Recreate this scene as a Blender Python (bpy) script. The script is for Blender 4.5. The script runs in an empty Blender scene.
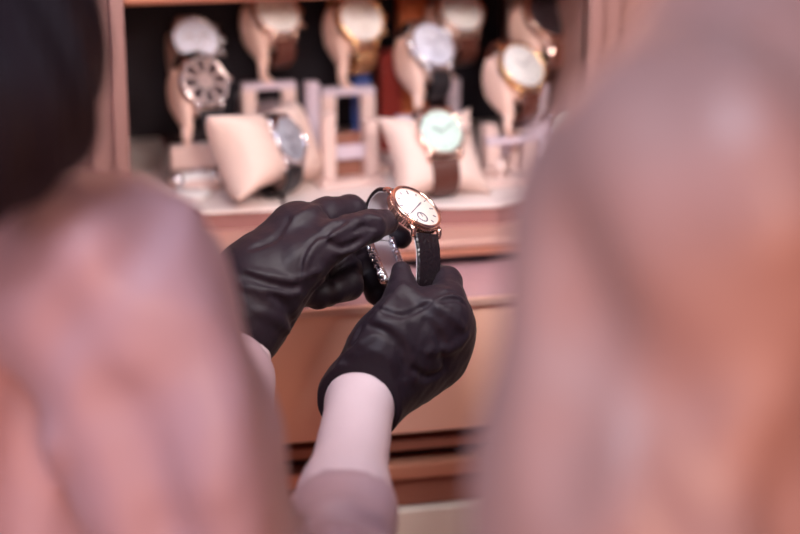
import bpy, bmesh, math, random
import numpy as np
from mathutils import Vector, Matrix

random.seed(7)
SC = bpy.context.scene
COL = SC.collection
R = math.radians

# ------------------------------------------------------------------ camera
CAM = np.array([0.0, 0.0, 1.55])
YAW, PITCH, FL = R(13), R(17), 85.0
FPX = FL / 36.0 * 800
cam_d = bpy.data.cameras.new('camera')
cam = bpy.data.objects.new('camera', cam_d)
COL.objects.link(cam)
cam.location = CAM
cam.rotation_euler = (R(90) - PITCH, 0, -YAW)
cam_d.lens = FL
cam_d.sensor_width = 36
cam_d.clip_start = 0.02
cam_d.dof.use_dof = True
cam_d.dof.focus_distance = 1.29
cam_d.dof.aperture_fstop = 2.4
SC.camera = cam
RIGHT = np.array([math.cos(YAW), -math.sin(YAW), 0])
FWDH = np.array([math.sin(YAW), math.cos(YAW), 0])
FWD = FWDH * math.cos(PITCH) + np.array([0, 0, -math.sin(PITCH)])
UP = FWDH * math.sin(PITCH) + np.array([0, 0, math.cos(PITCH)])
Z = np.array([0, 0, 1.0])

def ray(px, py):
    return FWD + RIGHT * (px - 400) / FPX - UP * (py - 267) / FPX
def P(px, py, d):            # a point of the room seen at px,py, d metres deep
    return CAM + ray(px, py) * d
def YP(px, py, y):           # where that line of sight meets the vertical plane y
    r = ray(px, py); return CAM + r * ((y - CAM[1]) / r[1])
def ZP(px, py, z):           # where it meets the horizontal plane z
    r = ray(px, py); return CAM + r * ((z - CAM[2]) / r[2])
def V(v): return Vector([float(a) for a in v])

# ------------------------------------------------------------------ world and lights
w = bpy.data.worlds.new('shop_ambience'); SC.world = w; w.use_nodes = True
bg = w.node_tree.nodes['Background']
bg.inputs[0].default_value = (0.50, 0.38, 0.56, 1); bg.inputs[1].default_value = 0.24

def area(name, loc, target, size, power, col, sy=None):
    d = bpy.data.lights.new(name, 'AREA'); d.energy = power; d.color = col
    d.shape = 'RECTANGLE'; d.size = size; d.size_y = sy or size
    o = bpy.data.objects.new(name, d); COL.objects.link(o)
    o.location = V(loc)
    o.rotation_euler = (V(target) - V(loc)).to_track_quat('-Z', 'Y').to_euler()
    return o
area('ceiling_panel_light', (-0.5, 0.1, 2.75), (0.1, 1.1, 1.2), 0.8, 25, (0.74, 0.80, 1.0))
area('upper_left_light', (-1.9, -0.6, 2.1), (0.2, 1.0, 1.15), 0.9, 9, (0.90, 0.76, 1.0))  # lavender lamp, high on the left behind the camera
area('warm_low_fill', (-0.2, -1.0, 0.45), (0.15, 1.2, 0.9), 1.2, 14, (1.0, 0.42, 0.24), 0.6)  # added low warm fill, unseen, reddens the lower parts of both people
area('panel_fill', (0.05, -1.4, 1.8), (0.12, 1.3, 1.0), 0.5, 21, (1.0, 0.62, 0.46))  # added unseen fill behind the camera to brighten the peach front panel
area('warm_side_fill', (0.8, -1.1, 0.7), (0.3, 0.8, 1.15), 0.7, 13, (1.0, 0.38, 0.20))  # added warm fill for the right person's sleeve, no actual fixture
for i, x in enumerate((0.0, 0.22, 0.44)):
    area('watch_fill', (x, 1.05, 1.455), (x + 0.06, 1.60, 1.25), 0.07, 1.35, (1.0, 0.90, 0.87))  # added fills, hung low to reach the watch faces under the header
for i, x in enumerate((0.02, 0.18, 0.34, 0.50)):
    area('showcase_light', (x, 1.545, 1.385), (x + 0.01, 1.66, 1.20), 0.05, 0.42, (1.0, 0.84, 0.76))
SC.view_settings.view_transform = 'Standard'
SC.view_settings.look = 'None'
SC.view_settings.exposure = 0.0
SC.view_settings.gamma = 1.0
SC.view_settings.use_curve_mapping = False

# ------------------------------------------------------------------ materials
def mat(name, col, rough=0.5, metal=0.0, sheen=0.0, bump=None, spec=0.5, coat=0.0, col2=None, cscale=8.0, aniso=None):
    m = bpy.data.materials.new(name); m.use_nodes = True
    nt = m.node_tree; b = nt.nodes['Principled BSDF']
    b.inputs['Base Color'].default_value = (*col, 1)
    b.inputs['Roughness'].default_value = rough
    b.inputs['Metallic'].default_value = metal
    b.inputs['Specular IOR Level'].default_value = spec
    b.inputs['Sheen Weight'].default_value = sheen
    b.inputs['Sheen Roughness'].default_value = 0.4
    b.inputs['Coat Weight'].default_value = coat
    tc = nt.nodes.new('ShaderNodeTexCoord')
    if col2 is not None:
        n = nt.nodes.new('ShaderNodeTexNoise'); n.inputs['Scale'].default_value = cscale
        n.inputs['Detail'].default_value = 4
        if aniso:
            mp = nt.nodes.new('ShaderNodeMapping'); mp.inputs['Scale'].default_value = aniso
            nt.links.new(tc.outputs['Object'], mp.inputs[0]); nt.links.new(mp.outputs[0], n.inputs['Vector'])
        else:
            nt.links.new(tc.outputs['Object'], n.inputs['Vector'])
        r = nt.nodes.new('ShaderNodeMix'); r.data_type = 'RGBA'
        r.inputs['A'].default_value = (*col, 1); r.inputs['B'].default_value = (*col2, 1)
        nt.links.new(n.outputs['Fac'], r.inputs['Factor']); nt.links.new(r.outputs['Result'], b.inputs['Base Color'])
    if bump:
        kind, scale, strength, dist = bump
        if kind == 'noise':
            t = nt.nodes.new('ShaderNodeTexNoise'); t.inputs['Detail'].default_value = 5; out = t.outputs['Fac']
        elif kind == 'voronoi':
            t = nt.nodes.new('ShaderNodeTexVoronoi'); t.feature = 'DISTANCE_TO_EDGE'; out = t.outputs['Distance']
        else:
            t = nt.nodes.new('ShaderNodeTexWave'); t.inputs['Distortion'].default_value = 1.0; out = t.outputs['Fac']
        t.inputs['Scale'].default_value = scale
        nt.links.new(tc.outputs['Object'], t.inputs['Vector'])
        bp = nt.nodes.new('ShaderNodeBump'); bp.inputs['Strength'].default_value = strength
        bp.inputs['Distance'].default_value = dist
        nt.links.new(out, bp.inputs['Height']); nt.links.new(bp.outputs[0], b.inputs['Normal'])
    return m

def glass_mat(name, tint=(1, 1, 1), ior=1.45, rough=0.02):
    m = bpy.data.materials.new(name); m.use_nodes = True; nt = m.node_tree
    nt.nodes.remove(nt.nodes['Principled BSDF'])
    out = nt.nodes['Material Output']
    tr = nt.nodes.new('ShaderNodeBsdfTransparent'); tr.inputs[0].default_value = (*tint, 1)
    gl = nt.nodes.new('ShaderNodeBsdfGlossy'); gl.inputs['Roughness'].default_value = rough
    fr = nt.nodes.new('ShaderNodeFresnel'); fr.inputs[0].default_value = ior
    mx = nt.nodes.new('ShaderNodeMixShader')
    nt.links.new(fr.outputs[0], mx.inputs[0]); nt.links.new(tr.outputs[0], mx.inputs[1])
    nt.links.new(gl.outputs[0], mx.inputs[2]); nt.links.new(mx.outputs[0], out.inputs[0])
    return m

M = dict(
    glove=mat('black_glove_fabric', (0.012, 0.006, 0.013), 0.55, sheen=0.03, bump=('noise', 260, 0.35, 0.0010), col2=(0.016, 0.009, 0.015), cscale=30, spec=0.33),
    seam=mat('black_stitching', (0.03, 0.018, 0.024), 0.5),
    skin=mat('pale_skin', (0.70, 0.56, 0.60), 0.5, col2=(0.64, 0.49, 0.53), cscale=14, bump=('noise', 300, 0.1, 0.0006)),
    blouse=mat('pale_pink_satin', (0.49, 0.335, 0.375), 0.45, sheen=0.08, bump=('noise', 9, 0.25, 0.01), col2=(0.42, 0.27, 0.30), cscale=5),
    shirt=mat('pearl_satin', (0.37, 0.235, 0.215), 0.40, sheen=0.08, bump=('noise', 7, 0.3, 0.012), col2=(0.30, 0.18, 0.17), cscale=4),
    hair=mat('dark_brown_hair', (0.008, 0.004, 0.008), 0.6, spec=.25, bump=('wave', 60, 0.6, 0.004)),
    strand=mat('brown_hair_strands', (0.06, 0.025, 0.02), 0.45),
    trousers=mat('dark_trousers', (0.02, 0.015, 0.02), 0.8),
    shoe=mat('black_shoe_leather', (0.01, 0.01, 0.01), 0.3),
    lips=mat('rose_lips', (0.45, 0.14, 0.15), 0.4), eye=mat('eye_white', (0.8, 0.78, 0.78), 0.2), iris=mat('brown_iris', (0.04, 0.02, 0.01), 0.2),
    rose=mat('rose_gold', (0.86, 0.60, 0.50), 0.2, 1.0), gold=mat('yellow_gold', (0.92, 0.58, 0.30), 0.22, 1.0),
    steel=mat('polished_steel', (0.78, 0.76, 0.80), 0.16, 1.0),
    brushed=mat('brushed_pale_steel', (0.80, 0.78, 0.84), 0.45, 0.35),
    engraved=mat('engraved_steel', (0.72, 0.72, 0.78), 0.2, 1.0, bump=('voronoi', 420, 1.0, 0.0012)),
    dial=mat('silver_white_dial', (0.80, 0.74, 0.84), 0.4), dialw=mat('ivory_dial', (0.90, 0.84, 0.80), 0.35),
    dialg=mat('pale_mint_dial', (0.62, 0.74, 0.67), 0.35), diall=mat('lavender_grey_dial', (0.78, 0.77, 0.86), 0.3),
    dialb=mat('charcoal_dial', (0.05, 0.03, 0.035), 0.3), mark=mat('dark_dial_marks', (0.16, 0.13, 0.20), 0.4),
    markl=mat('pale_dial_marks', (0.75, 0.62, 0.60), 0.3, 0.6),
    croc=mat('black_crocodile_leather', (0.009, 0.005, 0.007), 0.32, bump=('voronoi', 260, 0.7, 0.0012)),
    lining=mat('pale_strap_lining', (0.62, 0.58, 0.62), 0.5), brown=mat('brown_leather', (0.10, 0.028, 0.018), 0.4, bump=('voronoi', 260, 0.7, 0.001)),
    tan=mat('orange_tan_leather', (0.62, 0.16, 0.05), 0.45), black=mat('black_strap_rubber', (0.015, 0.012, 0.015), 0.45),
    pad=mat('rose_beige_leatherette', (0.78, 0.52, 0.43), 0.5, bump=('noise', 200, 0.2, 0.001)),
    pillow=mat('cream_velvet', (0.84, 0.64, 0.56), 0.7, sheen=0.1, bump=('noise', 60, 0.3, 0.002), col2=(0.80, 0.58, 0.50), cscale=12),
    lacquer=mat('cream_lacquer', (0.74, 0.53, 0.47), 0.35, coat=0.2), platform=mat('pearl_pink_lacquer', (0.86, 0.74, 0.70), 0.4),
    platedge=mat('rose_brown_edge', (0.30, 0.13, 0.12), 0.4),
    frost=mat('frosted_lilac_plastic', (0.62, 0.50, 0.56), 0.25, coat=0.3),
    peach=mat('peach_leather_panel', (0.86, 0.51, 0.38), 0.42, col2=(0.82, 0.47, 0.35), cscale=5, bump=('noise', 500, 0.15, 0.0005)),
    copper=mat('satin_copper', (0.62, 0.28, 0.18), 0.42, 0.35), bright=mat('polished_pink_brass', (0.85, 0.55, 0.45), 0.3, 0.5),
    mauve=mat('mauve_satin_ledge', (0.52, 0.30, 0.32), 0.35), dark=mat('dark_recess_lacquer', (0.016, 0.009, 0.02), 0.4),
    brownwood=mat('brown_lacquered_wood', (0.30, 0.12, 0.08), 0.4, col2=(0.24, 0.09, 0.06), cscale=6, aniso=(1, 8, 20)),
    rosewood=mat('rose_wood_surround', (0.33, 0.18, 0.16), 0.42, col2=(0.27, 0.14, 0.12), cscale=5, aniso=(14, 14, 1)),
    cream=mat('cream_plinth_paint', (0.85, 0.78, 0.68), 0.5), navy=mat('near_black_velvet', (0.010, 0.006, 0.012), 0.8),
    red=mat('wine_red_card', (0.35, 0.03, 0.02), 0.5), blue=mat('deep_blue_card', (0.04, 0.08, 0.30), 0.4),
    white=mat('white_card', (0.86, 0.82, 0.80), 0.5),
    floor=mat('taupe_stone_floor', (0.30, 0.20, 0.18), 0.4, col2=(0.24, 0.16, 0.15), cscale=3),
    wall=mat('taupe_wall_paint', (0.30, 0.18, 0.16), 0.7), crystal=glass_mat('watch_crystal'),
    acrylic=glass_mat('clear_acrylic', (0.93, 0.88, 0.90), 1.5, 0.05),
    window=glass_mat('clear_window'),
)

# ------------------------------------------------------------------ object helpers
def link(name, me, m=None, parent=None, smooth=True):
    o = bpy.data.objects.new(name, me); COL.objects.link(o)
    if m is not None: me.materials.append(m)
    if smooth:
        me.polygons.foreach_set('use_smooth', [True] * len(me.polygons))
    if parent is not None: o.parent = parent
    return o
def obj(name, bm, m, parent=None, smooth=False, bevel=0.0, world=False, seg=2):
    me = bpy.data.meshes.new(name); bm.normal_update(); bm.to_mesh(me); bm.free()
    o = link(name, me, m, parent, smooth)
    if bevel:
        b = o.modifiers.new('bevel', 'BEVEL'); b.width = bevel; b.segments = seg; b.limit_method = 'ANGLE'
    if world and parent is not None:
        o.matrix_parent_inverse = parent.matrix_basis.inverted()
    return o
def tag(o, label=None, cat=None, group=None, kind=None):
    if label: o['label'] = label
    if cat: o['category'] = cat
    if group: o['group'] = group
    if kind: o['kind'] = kind
    return o
def empty(name, loc, rot=None, label=None, cat=None, group=None, mtx=None):
    o = bpy.data.objects.new(name, None); COL.objects.link(o); o.empty_display_size = 0.03
    if mtx is not None: o.matrix_basis = mtx
    else:
        o.location = V(loc)
        if rot: o.rotation_euler = rot
    return tag(o, label, cat, group)

def box(bm, x0, x1, y0, y1, z0, z1):
    vs = [bm.verts.new(c) for c in ((x0,y0,z0),(x1,y0,z0),(x1,y1,z0),(x0,y1,z0),(x0,y0,z1),(x1,y0,z1),(x1,y1,z1),(x0,y1,z1))]
    for f in ((0,3,2,1),(4,5,6,7),(0,1,5,4),(1,2,6,5),(2,3,7,6),(3,0,4,7)): bm.faces.new([vs[i] for i in f])
    return vs
def prism(bm, pts, z0, z1):
    a = [bm.verts.new((p[0], p[1], z0)) for p in pts]; b = [bm.verts.new((p[0], p[1], z1)) for p in pts]
    n = len(pts); bm.faces.new(a[::-1]); bm.faces.new(b)
    for i in range(n): bm.faces.new((a[i], a[(i+1)%n], b[(i+1)%n], b[i]))
def lathe(bm, prof, n=48, close=False):
    rings = []
    for r, z in prof:
        if r < 1e-7: rings.append([bm.verts.new((0, 0, z))])
        else: rings.append([bm.verts.new((r*math.cos(2*math.pi*i/n), r*math.sin(2*math.pi*i/n), z)) for i in range(n)])
    pr = list(zip(rings, rings[1:]))
    if close: pr.append((rings[-1], rings[0]))
    for a, b in pr:
        for i in range(n):
            j = (i+1) % n
            if len(a) == 1 and len(b) == 1: continue
            if len(a) == 1: bm.faces.new((a[0], b[i], b[j])[::-1])
            elif len(b) == 1: bm.faces.new((a[i], a[j], b[0]))
            else: bm.faces.new((a[i], a[j], b[j], b[i]))
    bmesh.ops.recalc_face_normals(bm, faces=bm.faces)
def tube(bm, pts, r, n=10, cap=True):
    pts = [V(p) for p in pts]; rs = r if hasattr(r, '__len__') else [r]*len(pts)
    rings = []; up = Vector((0.13, 0.31, 0.94))
    for i, p in enumerate(pts):
        t = (pts[min(i+1, len(pts)-1)] - pts[max(i-1, 0)]).normalized()
        u = (up - t*up.dot(t)).normalized(); up = u; v = t.cross(u)
        rings.append([bm.verts.new(p + (u*math.cos(2*math.pi*k/n) + v*math.sin(2*math.pi*k/n))*rs[i]) for k in range(n)])
    for a, b in zip(rings, rings[1:]):
        for i in range(n): bm.faces.new((a[i], a[(i+1)%n], b[(i+1)%n], b[i]))
    if cap: bm.faces.new(rings[0][::-1]); bm.faces.new(rings[-1])
def catmull(pts, n=8, closed=False):
    pts = [np.array(p, float) for p in pts]; out = []; m = len(pts)
    for i in range(m if closed else m-1):
        g = lambda k: pts[k % m] if closed else pts[min(max(k, 0), m-1)]
        a, b, c, d = g(i-1), g(i), g(i+1), g(i+2)
        for k in range(n):
            t = k/n
            out.append(0.5*((2*b) + (c-a)*t + (2*a-5*b+4*c-d)*t*t + (3*b-a-3*c+d)*t**3))
    if not closed: out.append(pts[-1])
    return out

# ------------------------------------------------------------------ soft solids: signed distance field -> one continuous mesh
class Field:
    def __init__(s, lo, hi, h):
        s.lo = np.array(lo, float); s.h = h
        s.n = np.ceil((np.array(hi) - s.lo)/h).astype(int) + 1
        s.f = np.full(s.n, 1.0, np.float32)
        s.ax = [s.lo[i] + h*np.arange(s.n[i]) for i in range(3)]
    def blk(s, lo, hi):
        a = np.clip(np.floor((np.array(lo)-s.lo)/s.h).astype(int), 0, s.n); b = np.clip(np.ceil((np.array(hi)-s.lo)/s.h).astype(int)+1, 0, s.n)
        sl = tuple(slice(a[i], b[i]) for i in range(3))
        g = np.meshgrid(*[s.ax[i][sl[i]] for i in range(3)], indexing='ij', sparse=True)
        return sl, g
    @staticmethod
    def smin(a, b, k):
        if k <= 0: return np.minimum(a, b)
        hh = np.maximum(k - np.abs(a-b), 0)/k
        return np.minimum(a, b) - hh*hh*k*0.25
    def dcone(s, g, a, b, ra, rb):
        ba = b - a; L = max(float(ba@ba), 1e-12)
        px, py, pz = g[0]-a[0], g[1]-a[1], g[2]-a[2]
        t = np.clip((px*ba[0]+py*ba[1]+pz*ba[2])/L, 0, 1)
        return np.sqrt((px-t*ba[0])**2 + (py-t*ba[1])**2 + (pz-t*ba[2])**2) - (ra + (rb-ra)*t)
    def chain(s, pts, k=0.01, ki=0.004, sub=False):
        P_ = [np.array(p[0], float) for p in pts]; r_ = [p[1] for p in pts]
        mr = max(r_) + 0.012 + k
        lo = np.min(P_, axis=0) - mr; hi = np.max(P_, axis=0) + mr
        sl, g = s.blk(lo, hi)
        if 0 in s.f[sl].shape: return
        d = None
        for i in range(max(len(P_)-1, 1)):
            j = min(i+1, len(P_)-1)
            e = s.dcone(g, P_[i], P_[j], r_[i], r_[j])
            d = e if d is None else s.smin(d, e, ki)
        if sub: s.f[sl] = -s.smin(-s.f[sl], d, k)
        else: s.f[sl] = s.smin(s.f[sl], d, k)
    def ell(s, c, rad, axes=None, k=0.01, sub=False):
        c = np.array(c, float); rad = np.array(rad, float)
        mr = rad.max() + 0.02 + k; sl, g = s.blk(c-mr, c+mr)
        if 0 in s.f[sl].shape: return
        A = np.eye(3) if axes is None else np.array(axes)
        p = [g[i]-c[i] for i in range(3)]
        q = [(p[0]*A[i][0]+p[1]*A[i][1]+p[2]*A[i][2]) for i in range(3)]
        k0 = np.sqrt(sum((q[i]/rad[i])**2 for i in range(3)))
        k1 = np.sqrt(sum((q[i]/rad[i]**2)**2 for i in range(3))) + 1e-9
        d = k0*(k0-1)/k1
        if sub: s.f[sl] = -s.smin(-s.f[sl], d, k)
        else: s.f[sl] = s.smin(s.f[sl], d, k)
    def surf(s, px, py):    # distance at which the line of sight meets the solid
        d = np.arange(.55, 1.5, s.h*.4); p = CAM + d[:, None]*ray(px, py)
        q = (p - s.lo)/s.h; ok = np.all((q >= 0) & (q < np.array(s.f.shape)-1.01), axis=1)
        i0 = np.clip(np.floor(q).astype(int), 0, np.array(s.f.shape)-2); t = q - i0; v = np.zeros(len(d))
        for a in (0, 1):
            for b in (0, 1):
                for c in (0, 1):
                    wt = (t[:, 0] if a else 1-t[:, 0])*(t[:, 1] if b else 1-t[:, 1])*(t[:, 2] if c else 1-t[:, 2])
                    v += wt*s.f[i0[:, 0]+a, i0[:, 1]+b, i0[:, 2]+c]
        hit = np.where(ok & (v < 0))[0]
        return d[hit[0]] if len(hit) else None
    def fold(s, pts, rr, k, sub=False, n=5):
        cm = catmull(pts, n); m = len(cm); out = []
        for i, p in enumerate(cm):
            d = s.surf(*p)
            if d is None: continue
            u = math.sin(math.pi*(.08+.84*i/(m-1)))
            out.append((p, d, rr*u))
        if len(out) < 2: return
        c = [(P(p[0], p[1], d + (-.15*q if sub else .45*q)), q) for p, d, q in out]
        s.chain(c, k, .0005, sub=sub)
    def cut(s, o, n):       # keep the side n points away from
        g = np.meshgrid(*s.ax, indexing='ij', sparse=True)
        s.f = np.maximum(s.f, (g[0]-o[0])*n[0]+(g[1]-o[1])*n[1]+(g[2]-o[2])*n[2]).astype(np.float32)
    def warp(s, fn):
        g = np.meshgrid(*s.ax, indexing='ij', sparse=True); s.f = (s.f + fn(*g)).astype(np.float32)
    def mesh(s, name, m, parent=None, smooth_it=1):
        f = s.f; f[0]=f[-1]=1; f[:,0]=f[:,-1]=1; f[:,:,0]=f[:,:,-1]=1
        ins = f < 0
        c = lambda a, x, y, z: a[x:a.shape[0]-1+x, y:a.shape[1]-1+y, z:a.shape[2]-1+z]
        cnt = np.zeros(np.array(f.shape)-1, np.int8)
        for x in (0,1):
            for y in (0,1):
                for z in (0,1): cnt += c(ins, x, y, z)
        act = (cnt > 0) & (cnt < 8)
        idx = np.argwhere(act); ids = np.full(act.shape, -1, np.int64); ids[act] = np.arange(len(idx))
        acc = np.zeros((len(idx), 3)); num = np.zeros(len(idx))
        I, J, K = idx.T
        cor = [(x,y,z) for x in (0,1) for y in (0,1) for z in (0,1)]
        for a in cor:
            for ax_ in range(3):
                if a[ax_]: continue
                b = list(a); b[ax_] = 1
                fa = f[I+a[0], J+a[1], K+a[2]]; fb = f[I+b[0], J+b[1], K+b[2]]
                cr = (fa < 0) != (fb < 0)
                t = np.where(cr, fa/np.where(cr, fa-fb, 1), 0)
                p = np.tile(np.array(a, float), (len(idx), 1)); p[:, ax_] += t
                acc[cr] += p[cr]; num[cr] += 1
        v = s.lo + (idx + acc/num[:, None])*s.h
        faces = []
        n = f.shape
        for ax_ in range(3):
            sa = [slice(0, n[i]) for i in range(3)]; sb = list(sa)
            sa[ax_] = slice(0, n[ax_]-1); sb[ax_] = slice(1, n[ax_])
            A = ins[tuple(sa)]; B = ins[tuple(sb)]
            e = np.argwhere(A != B)
            u, w_ = [(1,2),(2,0),(0,1)][ax_]
            e = e[(e[:, u] > 0) & (e[:, w_] > 0) & (e[:, u] < n[u]-1) & (e[:, w_] < n[w_]-1)]
            q = []
            for du, dw in ((-1,-1),(0,-1),(0,0),(-1,0)):
                x = e.copy(); x[:, u] += du; x[:, w_] += dw; q.append(ids[x[:,0], x[:,1], x[:,2]])
            q = np.stack(q, 1); aa = A[e[:,0], e[:,1], e[:,2]]
            q[~aa] = q[~aa][:, ::-1]
            faces.append(q)
        F = np.concatenate(faces)
        for _ in range(smooth_it):
            s_ = np.zeros_like(v); k_ = np.zeros(len(v))
            for i in range(4):
                a, b = F[:, i], F[:, (i+1)%4]
                np.add.at(s_, a, v[b]); np.add.at(k_, a, 1); np.add.at(s_, b, v[a]); np.add.at(k_, b, 1)
            v = v*0.5 + 0.5*s_/np.maximum(k_, 1)[:, None]
        me = bpy.data.meshes.new(name)
        me.vertices.add(len(v)); me.vertices.foreach_set('co', v.ravel().astype(np.float32))
        me.loops.add(F.size); me.loops.foreach_set('vertex_index', F.ravel().astype(np.int32))
        me.polygons.add(len(F)); me.polygons.foreach_set('loop_start', np.arange(0, F.size, 4, dtype=np.int32))
        me.polygons.foreach_set('loop_total', np.full(len(F), 4, np.int32))
        me.update(); me.validate()
        o = link(name, me, m, parent, True)
        if parent is not None: o.matrix_parent_inverse = parent.matrix_basis.inverted()
        return o

# ================================================================== SETTING
Y0 = 1.30
zl = YP(430, 301, Y0)[2]                       # top of the front panel
Y1 = ZP(430, 270, zl)[1]                       # ledge runs back to here
zs0, zs1, zm1 = zl, YP(430, 259, Y1)[2], YP(430, 241, Y1)[2]
Y2 = ZP(430, 227, zm1)[1]
ZD = YP(430, 206, Y2)[2]                       # top of the display platforms
def zf(py, y=Y0): return YP(430, py, y)[2]
XL, XR = -0.9, 1.35
YB = Y2 + 0.30                                  # back of the showcase
YF = Y2 + 0.05                                  # plane of the surround
bm = bmesh.new(); box(bm, -2.2, 2.6, -2.2, YB+0.05, -0.05, 0.0); tag(obj('floor', bm, M['floor']), kind='structure')
bm = bmesh.new(); box(bm, -2.2, 2.6, YB+0.05, YB+0.15, 0.0, 3.0); tag(obj('wall_back', bm, M['wall']), kind='structure')
# surround of the showcase: two posts and a header, each a profiled board
def post(name, x0, x1, inner):
    bm = bmesh.new(); box(bm, x0, x1, YF, YB+0.05, zm1+0.001, 2.2)
    s = 1 if inner > 0 else -1; xe = x1 if inner > 0 else x0
    for k, (wd, dp) in enumerate(((0.030, 0.010), (0.012, 0.018))):
        a, b = sorted((xe, xe - s*wd)); box(bm, a, b, YF-dp, YF+0.002, zm1+0.001, 2.2)
    tag(obj(name, bm, M['rosewood'], bevel=0.002), kind='structure')
xl = YP(126, 100, YF)[0]; xr = YP(581, 100, YF)[0]
post('trim_1', XL, xl, 1); post('trim_2', xr, XR, -1)
zh = YP(180, 5, YF)[2]
bm = bmesh.new(); box(bm, xl, xr, YF, YB, zh, 2.2); box(bm, xl, xr, YF-0.012, YF+0.002, zh+0.004, zh+0.02)
tag(obj('trim_3', bm, M['copper'], bevel=0.003), kind='structure')
bm = bmesh.new(); box(bm, xl, xr, YB-0.01, YB, ZD-0.02, zh); tag(obj('wall_showcase', bm, M['navy']), kind='structure')

# counter (one thing, parts for each moulding)
ctr = empty('display_counter', (0.2, Y0+0.2, 0), label='peach and copper display counter carrying the lit watch showcase', cat='counter')
def cpart(name, y0, y1, z0, z1, m, bv=0.0015, x0=XL, x1=XR):
    bm = bmesh.new(); box(bm, x0, x1, y0, y1, z0, z1); return obj(name, bm, m, ctr, bevel=bv, world=True)
cpart('front_panel', Y0, Y0+0.02, zf(432), zl-0.004, M['peach'])
cpart('edge_trim', Y0-0.003, Y0+0.004, zl-0.006, zl, M['bright'], 0.001)
cpart('ledge', Y0+0.004, YB, zl-0.02, zl, M['mauve'])
cpart('shadow_gap', Y1+0.012, YB, zs0, zs1, M['dark'])
cpart('moulding', Y1, YB, zs1, zm1-0.006, M['copper'], 0.003)
cpart('moulding_cap', Y1-0.003, YB, zm1-0.006, zm1, M['bright'], 0.001)
cpart('recess_panel', Y0+0.025, Y0+0.05, zf(510), zf(432), M['dark'])
cpart('lower_strip', Y0+0.006, Y0+0.024, zf(452), zf(441), M['brownwood'])
cpart('lower_strip', Y0+0.000, Y0+0.024, zf(478), zf(463), M['copper'], 0.002)
cpart('lower_rail', Y0+0.004, Y0+0.024, zf(506), zf(478)-0.001, M['brownwood'])
cpart('plinth', Y0-0.004, Y0+0.05, 0.0, zf(507), M['cream'])
cpart('carcass', Y0+0.051, YB, 0.0, zl-0.021, M['brownwood'])

# two display platforms with a seam between them
def D(px, py): q = ZP(px, py, ZD); return (float(q[0]), float(q[1]))
s0, s1 = D(284, 207.8), D(288, 207.4)
yb = YB - 0.012
sb = s1[0] + 0.012
for nm, pts, lab in (
    ('display_platform', [D(199, 211.5), s0, (sb-0.0015, yb), (xl+0.004, yb), (xl+0.004, D(124, 184)[1])], 'pale pink display platform with cut front corner, left of the seam'),
    ('display_platform', [s1, D(400, 206.5), D(500, 204.5), D(545, 196), D(575, 184), (xr-0.004, yb), (sb+0.0015, yb)], 'longer pale pink display platform under the middle and right watches')):
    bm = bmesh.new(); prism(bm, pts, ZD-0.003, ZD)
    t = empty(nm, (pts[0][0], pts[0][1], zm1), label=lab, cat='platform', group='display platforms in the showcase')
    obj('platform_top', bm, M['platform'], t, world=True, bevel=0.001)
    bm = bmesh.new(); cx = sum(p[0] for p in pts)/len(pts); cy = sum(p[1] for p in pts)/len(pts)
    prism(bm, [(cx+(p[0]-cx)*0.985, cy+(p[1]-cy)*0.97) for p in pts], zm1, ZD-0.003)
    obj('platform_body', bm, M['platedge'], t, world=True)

# ================================================================== WATCHES
def ribbon(bm, path, width, thick, ends=None, nround=3):
    """path: (y,z) points, inner side on the right hand; a leather band of that width along x"""
    n = len(path); rings = []
    for i, p in enumerate(path):
        a = path[max(i-1, 0)]; b = path[min(i+1, n-1)]
        t = np.array(b)-np.array(a); t = t/np.linalg.norm(t); nn = np.array([-t[1], t[0]])
        wd = (width(i/(n-1)) if callable(width) else width)/2
        th = thick/2; c = min(th*0.7, wd*0.3)
        sec = [(-wd, -th+c), (-wd+c, -th), (wd-c, -th), (wd, -th+c), (wd, th-c), (wd-c, th), (-wd+c, th), (-wd, th-c)]
        rings.append([bm.verts.new((x, p[0]+nn[0]*s, p[1]+nn[1]*s)) for x, s in sec])
    for a, b in zip(rings, rings[1:]):
        for i in range(8): bm.faces.new((a[i], a[(i+1)%8], b[(i+1)%8], b[i]))
    bm.faces.new(rings[0][::-1]); bm.faces.new(rings[-1])
    bmesh.ops.recalc_face_normals(bm, faces=bm.faces)

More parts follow.
